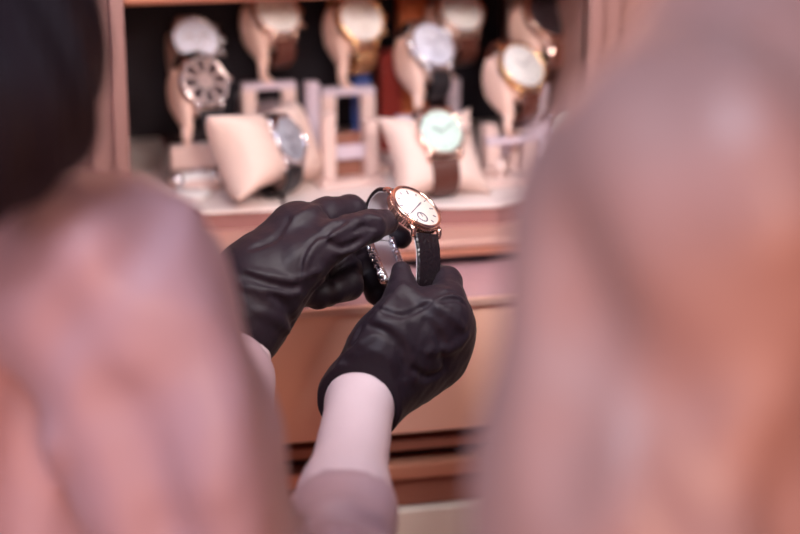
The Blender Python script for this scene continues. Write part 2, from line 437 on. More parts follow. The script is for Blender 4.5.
def watch(mtx, label, group=None, rad=0.0195, case='rose', dial='dialw', strap='croc', style='classic', loop=None, lining='lining', metal=None, sw=0.019, name='wristwatch', hand_time=(55, 235)):
    t = empty(name, None, label=label, cat='watch', group=group, mtx=mtx)
    k = rad/0.0195
    h = 0.009 if style != 'classic' else 0.0078
    # case body
    bm = bmesh.new()
    lathe(bm, [(0, -h), (rad*0.78, -h), (rad*0.93, -h*0.82), (rad*0.97, -h*0.45), (rad*0.97, -h*0.12), (rad*0.94, -0.0003), (0, -0.0003)], 56)
    obj('case', bm, M[case], t, smooth=True, bevel=0.0004)
    n_b = 8 if style == 'octagon' else 56
    bm = bmesh.new()
    if style == 'fluted':
        n_b = 112
    lathe(bm, [(rad*0.97, -h*0.12), (rad*1.0, 0.0004), (rad*0.98, 0.0018), (rad*0.93, 0.0024), (rad*0.88, 0.0018), (rad*0.865, 0.0006), (rad*0.88, -0.0004)], n_b, close=True)
    if style == 'fluted':
        for v in bm.verts:
            a = math.atan2(v.co.y, v.co.x); r_ = math.hypot(v.co.x, v.co.y)
            if r_ > rad*0.92: v.co.z += 0.0004*math.cos(a*56)
    obj('bezel', bm, M['markl' if style == 'octagon' else case], t, smooth=(n_b != 8))
    bm = bmesh.new(); lathe(bm, [(0, 0.0005), (rad*0.875, 0.0005)], 56); d = obj('dial', bm, M[dial], t)
    if style == 'octagon':
        bm = bmesh.new()
        for i in range(8):
            a = R(22.5+45*i); c, s = math.cos(a), math.sin(a)
            pts = [(c*r_-s*w_, s*r_+c*w_) for r_, w_ in ((rad*.34, -.0012), (rad*.78, -.0022), (rad*.78, .0022), (rad*.34, .0012))]
            prism(bm, pts, 0.0006, 0.0012)
        obj('spoke', bm, M['markl'], d)
        bm = bmesh.new(); lathe(bm, [(0, 0.0014), (rad*.32, 0.0014), (rad*.32, 0.0006)], 24); obj('centre_disc', bm, M['markl'], d)
    # hour markers, track, subdial
    mk = 'mark' if dial != 'dialb' else 'markl'
    bm = bmesh.new()
    for i in range(12):
        a = R(30*i); c, s = math.sin(a), math.cos(a)
        r0, r1, ww = (rad*.66, rad*.78, .00028) if i % 3 else (rad*.62, rad*.78, .00042)
        if style == 'classic' and i == 6: continue
        prism(bm, [(c*r0-s*ww, s*r0+c*ww), (c*r0+s*ww, s*r0-c*ww), (c*r1+s*ww, s*r1-c*ww), (c*r1-s*ww, s*r1+c*ww)], 0.0006, 0.0010)
    obj('hour_markers', bm, M[mk], d)
    subs = [(0, -rad*.45, rad*.22)] if style in ('classic',) else ([(0, -rad*.45, rad*.22), (-rad*.42, .0, rad*.2), (rad*.42, 0, rad*.2)] if style in ('chrono', 'fluted') else [])
    for sx, sy, sr in subs:
        bm = bmesh.new(); lathe(bm, [(sr*.86, .0006), (sr*.9, .0009), (sr, .0009), (sr*1.03, .0006)], 28, close=True)
        if style == 'classic':
            for i in range(12):
                a = R(30*i); c, s = math.sin(a), math.cos(a); ww = .0002
                prism(bm, [(c*sr*.7-s*ww, s*sr*.7+c*ww), (c*sr*.7+s*ww, s*sr*.7-c*ww), (c*sr*.85+s*ww, s*sr*.85-c*ww), (c*sr*.85-s*ww, s*sr*.85+c*ww)], .0006, .0008)
        prism(bm, [(-.0002, 0), (.0002, 0), (.0003, sr*.75), (-.0003, sr*.75)], .0009, .0011)
        o = obj('subdial', bm, M[mk if style == 'classic' else 'steel'], d); o.location = (sx, sy, 0)
    if style == 'classic':       # coin edge round the case band
        bm = bmesh.new(); lathe(bm, [(rad*.955, -h*.78), (rad*.995, -h*.72), (rad*.995, -h*.2), (rad*.955, -h*.14)], 180, close=True)
        for v in bm.verts:
            a = math.atan2(v.co.y, v.co.x); q = 1 + .016*math.cos(a*60)
            if math.hypot(v.co.x, v.co.y) > rad*.97: v.co.x *= q; v.co.y *= q
        obj('coin_edge', bm, M[case], t)
    for nm, ang, ln, ww in (('hour_hand', hand_time[0], rad*.46, .00065), ('minute_hand', hand_time[1], rad*.70, .0005)):
        a = R(ang); c, s = math.sin(a), math.cos(a); bm = bmesh.new()
        prism(bm, [(-c*.002-s*ww*.5, -s*.002+c*ww*.5), (-c*.002+s*ww*.5, -s*.002-c*ww*.5), (c*ln*.7+s*ww, s*ln*.7-c*ww), (c*ln, s*ln), (c*ln*.7-s*ww, s*ln*.7+c*ww)], .0011, .0014)
        obj(nm, bm, M[mk if style == 'classic' else 'steel'], d)
    bm = bmesh.new(); lathe(bm, [(0, .0021), (rad*.5, .0019), (rad*.86, .0012)], 40); obj('crystal', bm, M['crystal'], t, smooth=True)
    bm = bmesh.new(); lathe(bm, [(0, .0), (.0028, .0), (.0032, .0008), (.0032, .0035), (.0026, .0044), (0, .0044)], 18)
    bmesh.ops.rotate(bm, verts=bm.verts, cent=(0,0,0), matrix=Matrix.Rotation(R(90), 3, 'Y'))
    bmesh.ops.translate(bm, verts=bm.verts, vec=(rad*.98, 0, -h*.4)); obj('crown', bm, M[case], t, smooth=True)
    if style in ('chrono', 'fluted'):
        for s in (1, -1):
            bm = bmesh.new(); tube(bm, [(rad*.8, s*rad*.5, -h*.4), (rad*1.06, s*rad*.64, -h*.4)], .0018, 10); obj('pusher', bm, M[case], t, smooth=True)
    hw = sw/2
    for sx in (1, -1):
        for sy in (1, -1):
            bm = bmesh.new()
            tube(bm, catmull([(sx*(hw+.0016), sy*rad*.72, -h*.30), (sx*(hw+.0013), sy*rad*.95, -h*.36), (sx*(hw+.0010), sy*rad*1.10, -h*.85)], 4), [.0022]*4+[.0019]*4+[.0013], 10)
            obj('lug', bm, M[case], t, smooth=True)
    # strap
    th = .0030
    if loop is None:
        e = rad*1.03
        top = [(e, -h*.7), (e+.006, -.012), (e+.0045, -.026), (.014, -.043), (.0, -.047)]
        bot = [(-e, -h*.7), (-e-.009, -.008), (-e-.015, -.018), (-e-.011, -.032), (-.014, -.045), (-.0005, -.047)]
        cl = None
    else: top, bot, cl = loop
    if metal:                    # bracelet of links
        for path, wd0 in ((catmull(top, 10), sw), (catmull(bot, 10), sw)):
            seg = [path[i] for i in range(0, len(path), 3)]
            for a, b in zip(seg, seg[1:]):
                bm = bmesh.new(); a = np.array(a); b = np.array(b); m_ = (a+b)/2
                ribbon(bm, [m_+(a-m_)*.86, m_+(b-m_)*.86], wd0, th); obj('bracelet_link', bm, M[metal], t, bevel=.0004)
    else:
        for path in (top, bot):
            pth = catmull(path, 8); bm = bmesh.new(); ribbon(bm, pth, lambda u: sw*(1-.12*u), th)
            s_ = obj('strap', bm, M[strap], t, smooth=False)
            if lining:
                c = np.array([0, -.025]) if loop is None else np.array([.0-.008, -.026])
                off = []
                for i, p in enumerate(pth):
                    a = np.array(pth[max(i-1,0)]); b = np.array(pth[min(i+1, len(pth)-1)]); q = b-a; q /= np.linalg.norm(q)
                    nn = np.array([-q[1], q[0]])
                    if nn @ (c-np.array(p)) < 0: nn = -nn
                    off.append(np.array(p) + nn*(th/2+.0003))
                bm = bmesh.new(); ribbon(bm, off, lambda u: sw*(1-.12*u)-.0012, .0006); obj('strap_lining', bm, M[lining], s_)
    if cl:
        pth = catmull(cl, 8); bm = bmesh.new(); ribbon(bm, pth, sw*.96, .0018)
        c_ = obj('clasp', bm, M['brushed'], t)
        for s in (-1, 1):
            bm = bmesh.new(); tube(bm, [(s*sw*.50, p[0], p[1]) for p in pth], .0036, 8); obj('clasp_side', bm, M['engraved'], c_, smooth=True)
            for k_ in range(2, len(pth)-2, 3):
                bm = bmesh.new(); bmesh.ops.create_icosphere(bm, subdivisions=1, radius=.0013, matrix=Matrix.Translation((s*(sw*.5+.0034), float(pth[k_][0]), float(pth[k_][1])))); obj('clasp_rivet', bm, M['steel'], c_, smooth=True)
        e = pth[-1]; bm = bmesh.new(); tube(bm, [(-sw*.56, e[0], e[1]), (sw*.56, e[0], e[1])], .0012, 10); obj('clasp_bar', bm, M['rose'], c_, smooth=True)
    return t

def cam_mtx(loc, xc, yc, zc):        # axes given in (right, up, towards the camera)
    B = np.stack([RIGHT, UP, -FWD], 1)
    A = np.stack([B @ np.array(v, float) for v in (xc, yc, zc)], 1)
    m = Matrix([[float(A[i][j]) for j in range(3)] + [float(loc[i])] for i in range(3)] + [[0, 0, 0, 1]])
    return m
D0 = P(416, 208, 1.300)
mtx = cam_mtx(D0, (.724, -.05, -.688), (-.442, .733, -.516), (.53, .678, .51))
m3 = mtx.to_3x3(); q = m3.to_quaternion(); mtx = Matrix.Translation(V(D0)) @ q.to_matrix().to_4x4()
# loop in (12 o'clock, normal) coordinates, metres
S = .001
top = [(20.5*S, -4.6*S), (29*S, -13*S), (30*S, -25*S), (22*S, -36*S), (8*S, -41.5*S)]
clasp = [(10*S, -41*S), (0*S, -43.2*S), (-12*S, -45*S), (-26*S, -47*S)]
bot = [(-20.5*S, -4.6*S), (-31*S, -10*S), (-42*S, -19*S), (-50*S, -28*S), (-50.5*S, -37*S), (-42*S, -44.5*S), (-27*S, -47*S)]
hero = watch(mtx, 'rose gold dress watch with silver dial and black crocodile strap, held in gloved hands', rad=.0202, loop=(top, bot, clasp), sw=.022)

# ---- watches on display
def disp_mtx(px, py, d, yaw=20, tilt=38, roll=0):
    loc = P(px, py, d)
    a, e = R(yaw), R(tilt)
    n = np.array([math.sin(a)*math.cos(e), -math.cos(a)*math.cos(e), math.sin(e)])
    x = np.cross(Z, n); x /= np.linalg.norm(x); y = np.cross(n, x)
    c, s = math.cos(R(roll)), math.sin(R(roll)); x, y = x*c+y*s, y*c-x*s
    return Matrix([[float(x[i]), float(y[i]), float(n[i]), float(loc[i])] for i in range(3)] + [[0,0,0,1]]), loc, n, x, y
WG = 'watches on show in the lit showcase'; SG = 'watch stands in the showcase'

def pad_stand(W, label, padmat='pad', foot='post', rad=.0195, base_w=.05, foot_off=(0, 0)):
    mt, loc, n, x, y = W
    tip = loc + x*(-.0155) + y*(-.034) + n*(-.0255)
    bx, by = float(tip[0]) + .008, min(float(tip[1]) + .004, YB-.04)
    t = empty('watch_stand', (bx, by, ZD), label=label, cat='watch stand', group=SG)
    # oval pad inside the strap: rounded body across x
    bm = bmesh.new()
    prof = catmull([(.018, -.010), (.0225, -.016), (.021, -.027), (.010, -.040), (-.006, -.0435), (-.018, -.034), (-.0235, -.020), (-.020, -.010), (0, -.0093)], 5, closed=True)
    secs = [(-.0115, .72), (-.0105, .90), (-.008, .985), (0, 1.0), (.008, .985), (.0105, .90), (.0115, .72)]
    cy, cz = 0.0, -.026; rings = []
    for xx, sc in secs:
        rings.append([bm.verts.new((xx, cy+(p[0]-cy)*sc, cz+(p[1]-cz)*sc)) for p in prof])
    for a, b in zip(rings, rings[1:]):
        for i in range(len(prof)): bm.faces.new((a[i], a[(i+1)%len(prof)], b[(i+1)%len(prof)], b[i]))
    bm.faces.new(rings[0][::-1]); bm.faces.new(rings[-1]); bmesh.ops.recalc_face_normals(bm, faces=bm.faces)
    bmesh.ops.transform(bm, matrix=mt, verts=bm.verts)
    # side cheek: leaf-shaped leatherette tongue hanging down to the stem
    obj('pad', bm, M[padmat], t, smooth=True, world=True)
    bm = bmesh.new()
    q_ = .70
    lf = [(.020, -.020), (.012, -.034), (-.006, -.040), (-.024, -.036), (-.040, -.030), (-.052, -.026), (-.050, -.020), (-.036, -.014), (-.018, -.011), (.006, -.0105)]
    lf = [(a*(q_ if a < 0 else 1), b) for a, b in lf]
    lf = catmull(lf, 4, closed=True); rings = []
    for xx, sc in ((-.0185, .75), (-.0175, .93), (-.0155, 1.0), (-.0125, 1.0), (-.0120, .9)):
        rings.append([bm.verts.new((xx, -.014+(p[0]+.014)*sc, -.026+(p[1]+.026)*sc)) for p in lf])
    for a, b in zip(rings, rings[1:]):
        for i in range(len(lf)): bm.faces.new((a[i], a[(i+1)%len(lf)], b[(i+1)%len(lf)], b[i]))
    bm.faces.new(rings[0][::-1]); bm.faces.new(rings[-1]); bmesh.ops.recalc_face_normals(bm, faces=bm.faces)
    bmesh.ops.transform(bm, matrix=mt, verts=bm.verts)
    obj('pad_tongue', bm, M[padmat], t, smooth=True, world=True)
    tip = loc + x*(-.0155) + y*(-.034) + n*(-.0255)
    zt = tip[2]
    bm = bmesh.new(); tube(bm, [tip + np.array([0,0,.004]), (tip[0], tip[1], zt-.010), (bx, by, zt-.018)], [.0045, .0035, .0035], 12); obj('stem', bm, M[padmat], t, smooth=True, world=True)
    if foot == 'posts':
        zc = zt-.016
        bm = bmesh.new(); box(bm, bx-.026, bx+.020, by-.006, by+.006, zc-.006, zc); obj('crossbar', bm, M['frost'], t, bevel=.001, world=True)
        for dx, zz in ((-.026, zc-.0062), (.008, zc-.0062)):
            bm = bmesh.new(); box(bm, bx+dx, bx+dx+.012, by-.006, by+.006, ZD+.008, zz); obj('post', bm, M['lacquer'], t, bevel=.0015, world=True)
        bm = bmesh.new(); box(bm, bx-.030, bx+.030, by-.018, by+.018, ZD, ZD+.008); obj('base', bm, M['lacquer'], t, bevel=.0015, world=True)
    else:
        zc = zt-.016
        bm = bmesh.new(); tube(bm, [(bx, by, ZD+.009), (bx, by, zc)], .006, 16); obj('post', bm, M['frost'], t, smooth=True, world=True)
        bm = bmesh.new(); lathe(bm, [(0, 0), (.026, 0), (.026, .006), (.022, .010), (0, .010)], 36); bmesh.ops.translate(bm, verts=bm.verts, vec=(bx, by, ZD)); obj('base', bm, M['lacquer'], t, smooth=True, world=True, bevel=.0005)
    return t

spec = [  # px, py, depth, yaw, tilt, radius, case, dial, strap, style, metal, label, stand label, foot
 (205, 81, 1.545, 22, 30, .0220, 'steel', 'dialb', 'black', 'octagon', None, 'eight-sided steel watch with dark spoked dial, lower one at far left of showcase', 'pink padded stand of the dark spoked watch at far left', 'post'),
 (196, 40, 1.600, 10, 40, .0220, 'steel', 'diall', 'black', 'chrono', 'steel', 'steel bracelet watch half hidden above and behind the dark spoked watch', 'pink padded stand behind the dark spoked watch', 'post'),
 (277, 12, 1.585, 22, 38, .0225, 'rose', 'dialw', 'brown', 'chrono', None, 'rose gold chronograph with pale dial above the left pillow', 'tall pale stand of the chronograph above the left pillow', 'posts'),
 (361, 19, 1.585, 20, 30, .0225, 'gold', 'dialw', 'brown', 'fluted', 'gold', 'yellow gold bracelet watch with notched bezel, in the top middle', 'tall pale two-post stand of the yellow gold bracelet watch', 'posts'),
 (433, 45, 1.575, 22, 38, .0220, 'steel', 'diall', 'black', 'classic', None, 'steel watch with lavender grey dial on black strap above the right pillow', 'pink padded stand of the lavender grey dial watch', 'posts'),
 (461, 11, 1.625, 18, 38, .0220, 'rose', 'dialw', 'brown', 'plain', None, 'slim rose gold watch with plain cream dial, behind the lavender grey one', 'pink padded stand of the plain cream dial watch at the back', 'post'),
 (549, 15, 1.605, 24, 38, .0235, 'rose', 'dialb', 'brown', 'chrono', 'rose', 'rose gold sports chronograph with dark dial at the top right', 'pink padded stand of the rose gold sports chronograph', 'post'),
 (523, 66, 1.560, 22, 38, .0222, 'gold', 'dialw', 'brown', 'plain', None, 'gold watch with cream dial on dark brown strap, at the right below the sports chronograph', 'pink padded stand of the gold cream dial watch at the right', 'posts'),
]
for px, py, d, yaw, tilt, rad, cs, dl, st, sty, met, lab, slab, ft in spec:
    W = disp_mtx(px, py, d, yaw, tilt)
    watch(W[0], lab, WG, rad=rad, case=cs, dial=dl, strap=st, style=sty, metal=met, lining=None, hand_time=(305, 60))
    pad_stand(W, slab, foot=ft)

# ---- pillows with watches round them
def pillow(px, py, d, w_, h_, dp, yaw, tilt, label, roll=0, m='pillow', wst=.34):
    loc = P(px, py, d); a, e = R(yaw), R(tilt)
    n = np.array([math.sin(a)*math.cos(e), -math.cos(a)*math.cos(e), math.sin(e)])
    x = np.cross(Z, n); x /= np.linalg.norm(x); y = np.cross(n, x)
    c, s = math.cos(R(roll)), math.sin(R(roll)); x, y = x*c+y*s, y*c-x*s
    N = 26; bm = bmesh.new(); grid = {}
    for side in (1, -1):
        for i in range(N+1):
            for j in range(N+1):
                u, v = 2*i/N-1, 2*j/N-1
                if side == -1 and (i in (0, N) or j in (0, N)): grid[(side, i, j)] = grid[(1, i, j)]; continue
                # drawn-in edges, pointed corners
                X = u*w_/2*(1-.20*(1-v*v)*u*u); Yy = v*h_/2*(1-.24*(1-u*u)*v*v)
                hgt = dp/2*((1-u**4)*(1-v**4))**.55
                waist = 1-wst*math.exp(-(u/.20)**2)
                zz = side*hgt*waist + .0012*math.sin(u*9+v*4)*(1-abs(u))*(1-abs(v))
                p = loc + x*X + y*Yy + n*zz
                grid[(side, i, j)] = bm.verts.new(V(p))
    for side in (1, -1):
        for i in range(N):
            for j in range(N):
                f = [grid[(side, i, j)], grid[(side, i+1, j)], grid[(side, i+1, j+1)], grid[(side, i, j+1)]]
                if side == -1: f = f[::-1]
                try: bm.faces.new(f)
                except ValueError: pass
    zmin = min(v.co.z for v in bm.verts); bmesh.ops.translate(bm, verts=bm.verts, vec=(0, 0, ZD+.0003-zmin))
    bmesh.ops.recalc_face_normals(bm, faces=bm.faces)
    o = obj('display_pillow', bm, M[m], smooth=True); tag(o, label, 'pillow', 'watch pillows on the platforms')
    return loc + np.array([0, 0, ZD+.0003-zmin]), n, x, y
def pillow_watch(pil, py_off, label, rad, case, dial, strap, style, dp, sw=.024, metal=None, ext=1.0):
    loc, n, x, y = pil
    c = loc + n*(dp*.39+.0105) + y*py_off
    m = Matrix([[float(x[i]), float(y[i]), float(n[i]), float(c[i])] for i in range(3)] + [[0,0,0,1]])
    e = rad*1.03; B = -(dp*.78+.014)
    tp = [(e, -.006), (e+.004, -.013), (e+.001, B*.6), (.014, B*.95), (0, B)]
    bt = [(-e, -.0055), (-e-.008*ext, -.0065), (-e-.017*ext, -.011), (-e-.023*ext, -.020), (-e-.020*ext, B*.8), (-e+.002, B), (-.0005, B)]
    watch(m, label, WG, rad=rad, case=case, dial=dial, strap=strap, style=style, loop=(tp, bt, None), lining=None, sw=sw, metal=metal, hand_time=(300, 65))
pl = pillow(266, 158, 1.535, .128, .074, .050, 50, 26, 'cream pillow wearing a silver watch, left of the stands in the middle', roll=-5, wst=.5)
pillow_watch(pl, -.001, 'silver watch with grey dial and black strap on the left cream pillow', .0205, 'steel', 'diall', 'black', 'classic', .036, ext=.7)
pr_ = pillow(434, 150, 1.535, .086, .078, .034, 10, 34, 'square cream pillow wearing a brown strap watch, above the hand-held watch', roll=0)
pillow_watch(pr_, .011, 'rose gold watch with pale mint dial on the cream pillow behind the hand-held watch', .0205, 'rose', 'dialg', 'brown', 'plain', .034)
p3 = pillow(560, 138, 1.60, .070, .056, .034, 15, 34, 'lilac-white pillow half hidden behind the right shoulder', m='frost')
pillow_watch(p3, .004, 'silver bracelet watch on the lilac-white pillow beside the right shoulder', .0175, 'steel', 'dialg', 'black', 'plain', .034, metal='steel')

# ---- small pieces standing between the stands
def piece(name, px, py, d, parts, label, cat, group=None, yaw=0):
    o = ZP(px, py, ZD)
    t = empty(name, (o[0], o[1], ZD), (0, 0, R(yaw)), label, cat, group)
    for nm, kind, dims, m in parts:
        bm = bmesh.new()
        if kind == 'b': box(bm, *dims); obj(nm, bm, M[m], t, bevel=.0015)
        elif kind == 't': tube(bm, [dims[0], dims[1]], dims[2], 18); obj(nm, bm, M[m], t, smooth=True, bevel=.0006)
    return t
# box riser in front of the spoked watch
piece('display_riser', 196, 188, 0, [
    ('riser_front', 'b', (-.020, .020, .000, .003, .016, .036), 'lacquer'),
    ('riser_side', 'b', (-.0235, -.0205, .000, .030, .0, .038), 'acrylic'),
    ('riser_side', 'b', (.0205, .0235, .000, .030, .0, .038), 'acrylic'),
    ('riser_top', 'b', (-.0235, .0235, .000, .030, .0384, .041), 'acrylic'),
    ('roller', 't', ((-.012, -.006, .009), (.014, -.006, .009), .0062), 'white'),
    ('roller_cap', 't', ((-.019, -.006, .009), (-.0125, -.006, .009), .0068), 'steel'),
    ('roller_cap', 't', ((.0145, -.006, .009), (.021, -.006, .009), .0068), 'steel')],
    'clear and pink riser with a white roller, below the dark spoked watch', 'riser', 'risers between the stands', yaw=4)
bm = bmesh.new(); lathe(bm, [(0, 0), (.015, 0), (.017, .002), (.015, .004), (0, .004)], 36); o = obj('white_disc', bm, M['white'], smooth=True)
p_ = ZP(192, 196, ZD); o.location = (p_[0], p_[1], ZD+.0003); tag(o, 'flat white disc lying in front of the clear riser', 'disc')
def hriser(px, py, label, w_, h_, hb, yaw=0, m='lacquer', m2='frost'):
    piece('display_riser', px, py, 0, [
        ('upright', 'b', (-w_, -w_+.011, 0, .012, .0062, h_), m), ('upright', 'b', (w_-.011, w_, 0, .012, .0062, h_*.86), m),
        ('riser_base', 'b', (-w_-.004, w_+.004, -.006, .020, 0, .006), m), ('cross_piece', 'b', (-w_+.0112, w_-.0112, .002, .010, hb, hb+.012), m2),
        ('back_plate', 'b', (-w_+.0112, w_-.0112, .0102, .0122, .0062, h_*.7), 'brownwood')], label, 'riser', 'risers between the stands', yaw)
hriser(352, 186, 'pale two-post riser in the gap between the two cream pillows', .024, .062, .022, 8)
hriser(322, 172, 'pale riser standing behind the right edge of the left pillow', .012, .078, .040, 8, 'frost')
hriser(505, 180, 'pale riser right of the brown strap watch pillow', .018, .048, .02, 12)
hriser(262, 150, 'pale riser far back behind the left pillow', .018, .050, .03, 12, 'frost')
piece('blue_card', 362, 160, 0, [('card_face', 'b', (-.008, .008, 0, .002, .0, .075), 'blue')], 'narrow deep blue card standing under the yellow gold watch', 'card')
piece('red_box', 392, 152, 0, [('box_body', 'b', (-.010, .010, 0, .016, 0, .075), 'red'), ('box_lid', 'b', (-.011, .011, -.001, .017, .0752, .090), 'red')], 'wine red box at the back beside the yellow gold watch stand', 'box')
piece('orange_box', 414, 150, 0, [('box_body', 'b', (-.012, .012, 0, .02, 0, .135), 'tan'), ('box_lid', 'b', (-.013, .013, -.001, .021, .1352, .155), 'tan')], 'orange box at the back between the two upper middle watches', 'box')
for px, py, s, lab in ((500, 186, .007, 'small cream rounded piece right of the brown strap watch pillow'), (519, 176, .0085, 'larger cream rounded piece beside the right riser'), (243, 196, .005, 'small cream rounded piece left of the left pillow')):
    bm = bmesh.new(); lathe(bm, [(0, 0), (s*.8, 0), (s*.7, s*.6), (s*.4, s*1.0), (s*.55, s*1.5), (s, s*2.1), (s*.9, s*2.9), (s*.4, s*3.3), (0, s*3.35)], 24)  # small cream rounded pieces, purpose not known
    o = obj('cream_piece', bm, M['lacquer'], smooth=True); p_ = ZP(px, py, ZD); o.location = (p_[0], p_[1], ZD+.0002); tag(o, lab, 'small piece', 'small cream pieces on the platform')

# ================================================================== PERSON WITH GLOVES (left)
def bounds(pts, m): a = np.array(pts); return a.min(0)-m, a.max(0)+m

th = R(35)
F1 = FWDH*math.cos(th) + RIGHT*math.sin(th); L1 = -RIGHT*math.cos(th) + FWDH*math.sin(th)
SR = P(122, 298, .97); SL = SR + L1*.33
NB = SR + L1*.165 + Z*.045
ER = P(272, 735, 1.03); WR = P(361, 398, 1.262); MR = P(344, 500, 1.165)
WL = P(230, 350, 1.262); EL = P(178, 600, 1.10)
root1 = empty('person', (NB[0], NB[1], 0), label='person in pale pink satin blouse and black gloves holding a watch, dark long hair', cat='person')
HC = NB + Z*.205 + F1*.025                       # head centre
PEL = np.array([NB[0], NB[1], .86]) - F1*.02
RGT1 = -L1
HIPR, HIPL = PEL + RGT1*.085 - Z*.03, PEL - RGT1*.085 - Z*.03
KNR, KNL = HIPR + F1*.02 + np.array([0, 0, -.39]), HIPL + F1*.02 + np.array([0, 0, -.39])
def foot(p): return np.array([p[0], p[1], .07])
def head(f, hc, F, Rv, s=1.0):
    f.ell(hc, (.074*s, .093*s, .105*s), (Rv, F, Z), .01)
    f.chain([(hc - Z*.05 + F*.035, .045*s), (hc - Z*.092*s + F*.055, .026*s)], .03)        # jaw, chin
    f.chain([(hc + F*.088*s + Z*.012, .007), (hc + F*.106*s - Z*.024*s, .010)], .012)       # nose
    for s_ in (-1, 1):
        f.ell(hc + Rv*s_*.074*s - Z*.012, (.008, .018, .031), (Rv, F, Z), .006)             # ears
        f.ell(hc + Rv*s_*.031*s + F*.092*s + Z*.005, (.013, .008, .009), (Rv, F, Z), .006, sub=True)
    f.ell(hc + F*.088*s - Z*.052*s, (.022, .010, .008), (Rv, F, Z), .008)
def face_bits(root, hc, F, Rv, s=1.0):
    for s_ in (-1, 1):
        c = hc + Rv*s_*.031*s + F*.084*s + Z*.005
        bm = bmesh.new(); bmesh.ops.create_uvsphere(bm, u_segments=16, v_segments=10, radius=.0115, matrix=Matrix.Translation(V(c))); e = obj('eye', bm, M['eye'], root, smooth=True, world=True)
        bm = bmesh.new(); bmesh.ops.create_uvsphere(bm, u_segments=12, v_segments=8, radius=.0055, matrix=Matrix.Translation(V(c+F*.0075))); e2 = obj('iris', bm, M['iris'], e, smooth=True); e2.matrix_parent_inverse = Matrix.Identity(4)
    bm = bmesh.new(); c = hc + F*.099*s - Z*.052*s
    tube(bm, catmull([c - Rv*.022 - F*.008, c - Rv*.008 + Z*.002, c + Rv*.008 + Z*.002, c + Rv*.022 - F*.008], 4), [.0015]+[.0045]*11+[.0015], 8); obj('lips', bm, M['lips'], root, smooth=True, world=True)

# finger data for both gloves: joints as seen, radius in metres
RH = dict(
  thumb=[(P(380, 350, 1.256), .019), (P(392, 322, 1.256), .0148), (P(400, 298, 1.268), .0108), (P(402, 284, 1.277), .0090), (P(401, 271, 1.283), .0068)],
  index=[(P(438, 314, 1.270), .0145), (P(448, 300, 1.280), .0122), (P(446, 282, 1.300), .0108), (P(434, 277, 1.326), .0095), (P(424, 284, 1.338), .0083)],
  middle=[(P(446, 326, 1.276), .0140), (P(453, 312, 1.300), .0118), (P(448, 298, 1.324), .0105), (P(430, 298, 1.340), .0094), (P(417, 305, 1.336), .0084)],
  ring=[(P(447, 342, 1.284), .0132), (P(452, 334, 1.308), .0112), (P(438, 322, 1.332), .0102), (P(420, 322, 1.334), .0092), (P(410, 328, 1.325), .0082)],
  little=[(P(438, 360, 1.290), .0120), (P(441, 354, 1.312), .0100), (P(428, 346, 1.328), .0092), (P(412, 344, 1.324), .0083), (P(404, 348, 1.315), .0076)])
LH = dict(
  thumb=[(P(272, 292, 1.262), .020), (P(302, 264, 1.262), .0165), (P(334, 240, 1.266), .0132), (P(350, 233, 1.272), .0124), (P(370, 226, 1.280), .0112), (P(386, 222, 1.292), .0088)],
  index=[(P(298, 230, 1.290), .0150), (P(326, 215, 1.305), .0122), (P(350, 211, 1.322), .0112), (P(376, 224, 1.348), .0095), (P(401, 238, 1.340), .0078)],
  middle=[(P(296, 248, 1.302), .0145), (P(336, 240, 1.330), .0122), (P(358, 250, 1.345), .0110), (P(370, 272, 1.348), .0102), (P(377, 293, 1.335), .0090)],
  ring=[(P(290, 266, 1.306), .0140), (P(326, 262, 1.328), .0120), (P(346, 270, 1.330), .0110), (P(348, 285, 1.314), .0106), (P(334, 291, 1.300), .0092)],
  little=[(P(280, 286, 1.300), .0130), (P(308, 284, 1.318), .0110), (P(326, 292, 1.316), .0100), (P(318, 295, 1.298), .0094), (P(304, 292, 1.288), .0084)])

def glove(name, label, H, wrist, elbow, cuffd, metac, creases, ridges, seams, wr=.0275, tilt=None):
    ax = np.array(elbow)-np.array(wrist); ax /= np.linalg.norm(ax)
    pts = [p for v in H.values() for p, _ in v] + [wrist, wrist + ax*(cuffd+.03)]
    lo, hi = bounds(pts, .035)
    f = Field(lo, hi, .00125)
    # palm: metacarpals blended into one body
    for a, b, ra, rb, k in metac: f.chain([(a, ra), (b, rb)], k)
    f.chain([(wrist - ax*.012, wr*.96), (wrist + ax*cuffd*.5, wr), (wrist + ax*(cuffd+.02), wr*1.05)], .008)
    for nm, c in H.items():
        f.chain(c, .010 if nm == 'thumb' else .0035, .003)
    for c, q, k in ridges: f.fold(c, q, k)
    for c, q, k in creases: f.fold(c, q, k, True)
    def wr_fn(x, y, z):
        return .00020*np.sin(x*310+y*170+2*np.sin(z*150))*np.sin(z*260+x*120+1.3*np.sin(y*210)) + .00008*np.sin(x*640-z*520+y*300)
    f.warp(wr_fn)
    o_ = wrist + ax*cuffd
    cn = ax if tilt is None else ax + tilt
    f.cut(o_, cn/np.linalg.norm(cn))
    f.chain([(wrist + ax*(cuffd-.022), wr-.0012), (wrist + ax*(cuffd+.03), wr*1.07-.0012)], .001, sub=True)
    g = f.mesh(name, M['glove'], root1, 1)
    g['label'] = label
    for s in seams:
        bm = bmesh.new(); tube(bm, catmull(s, 6), .0007, 6); q = obj('stitching', bm, M['seam'], g, smooth=True)
    return g
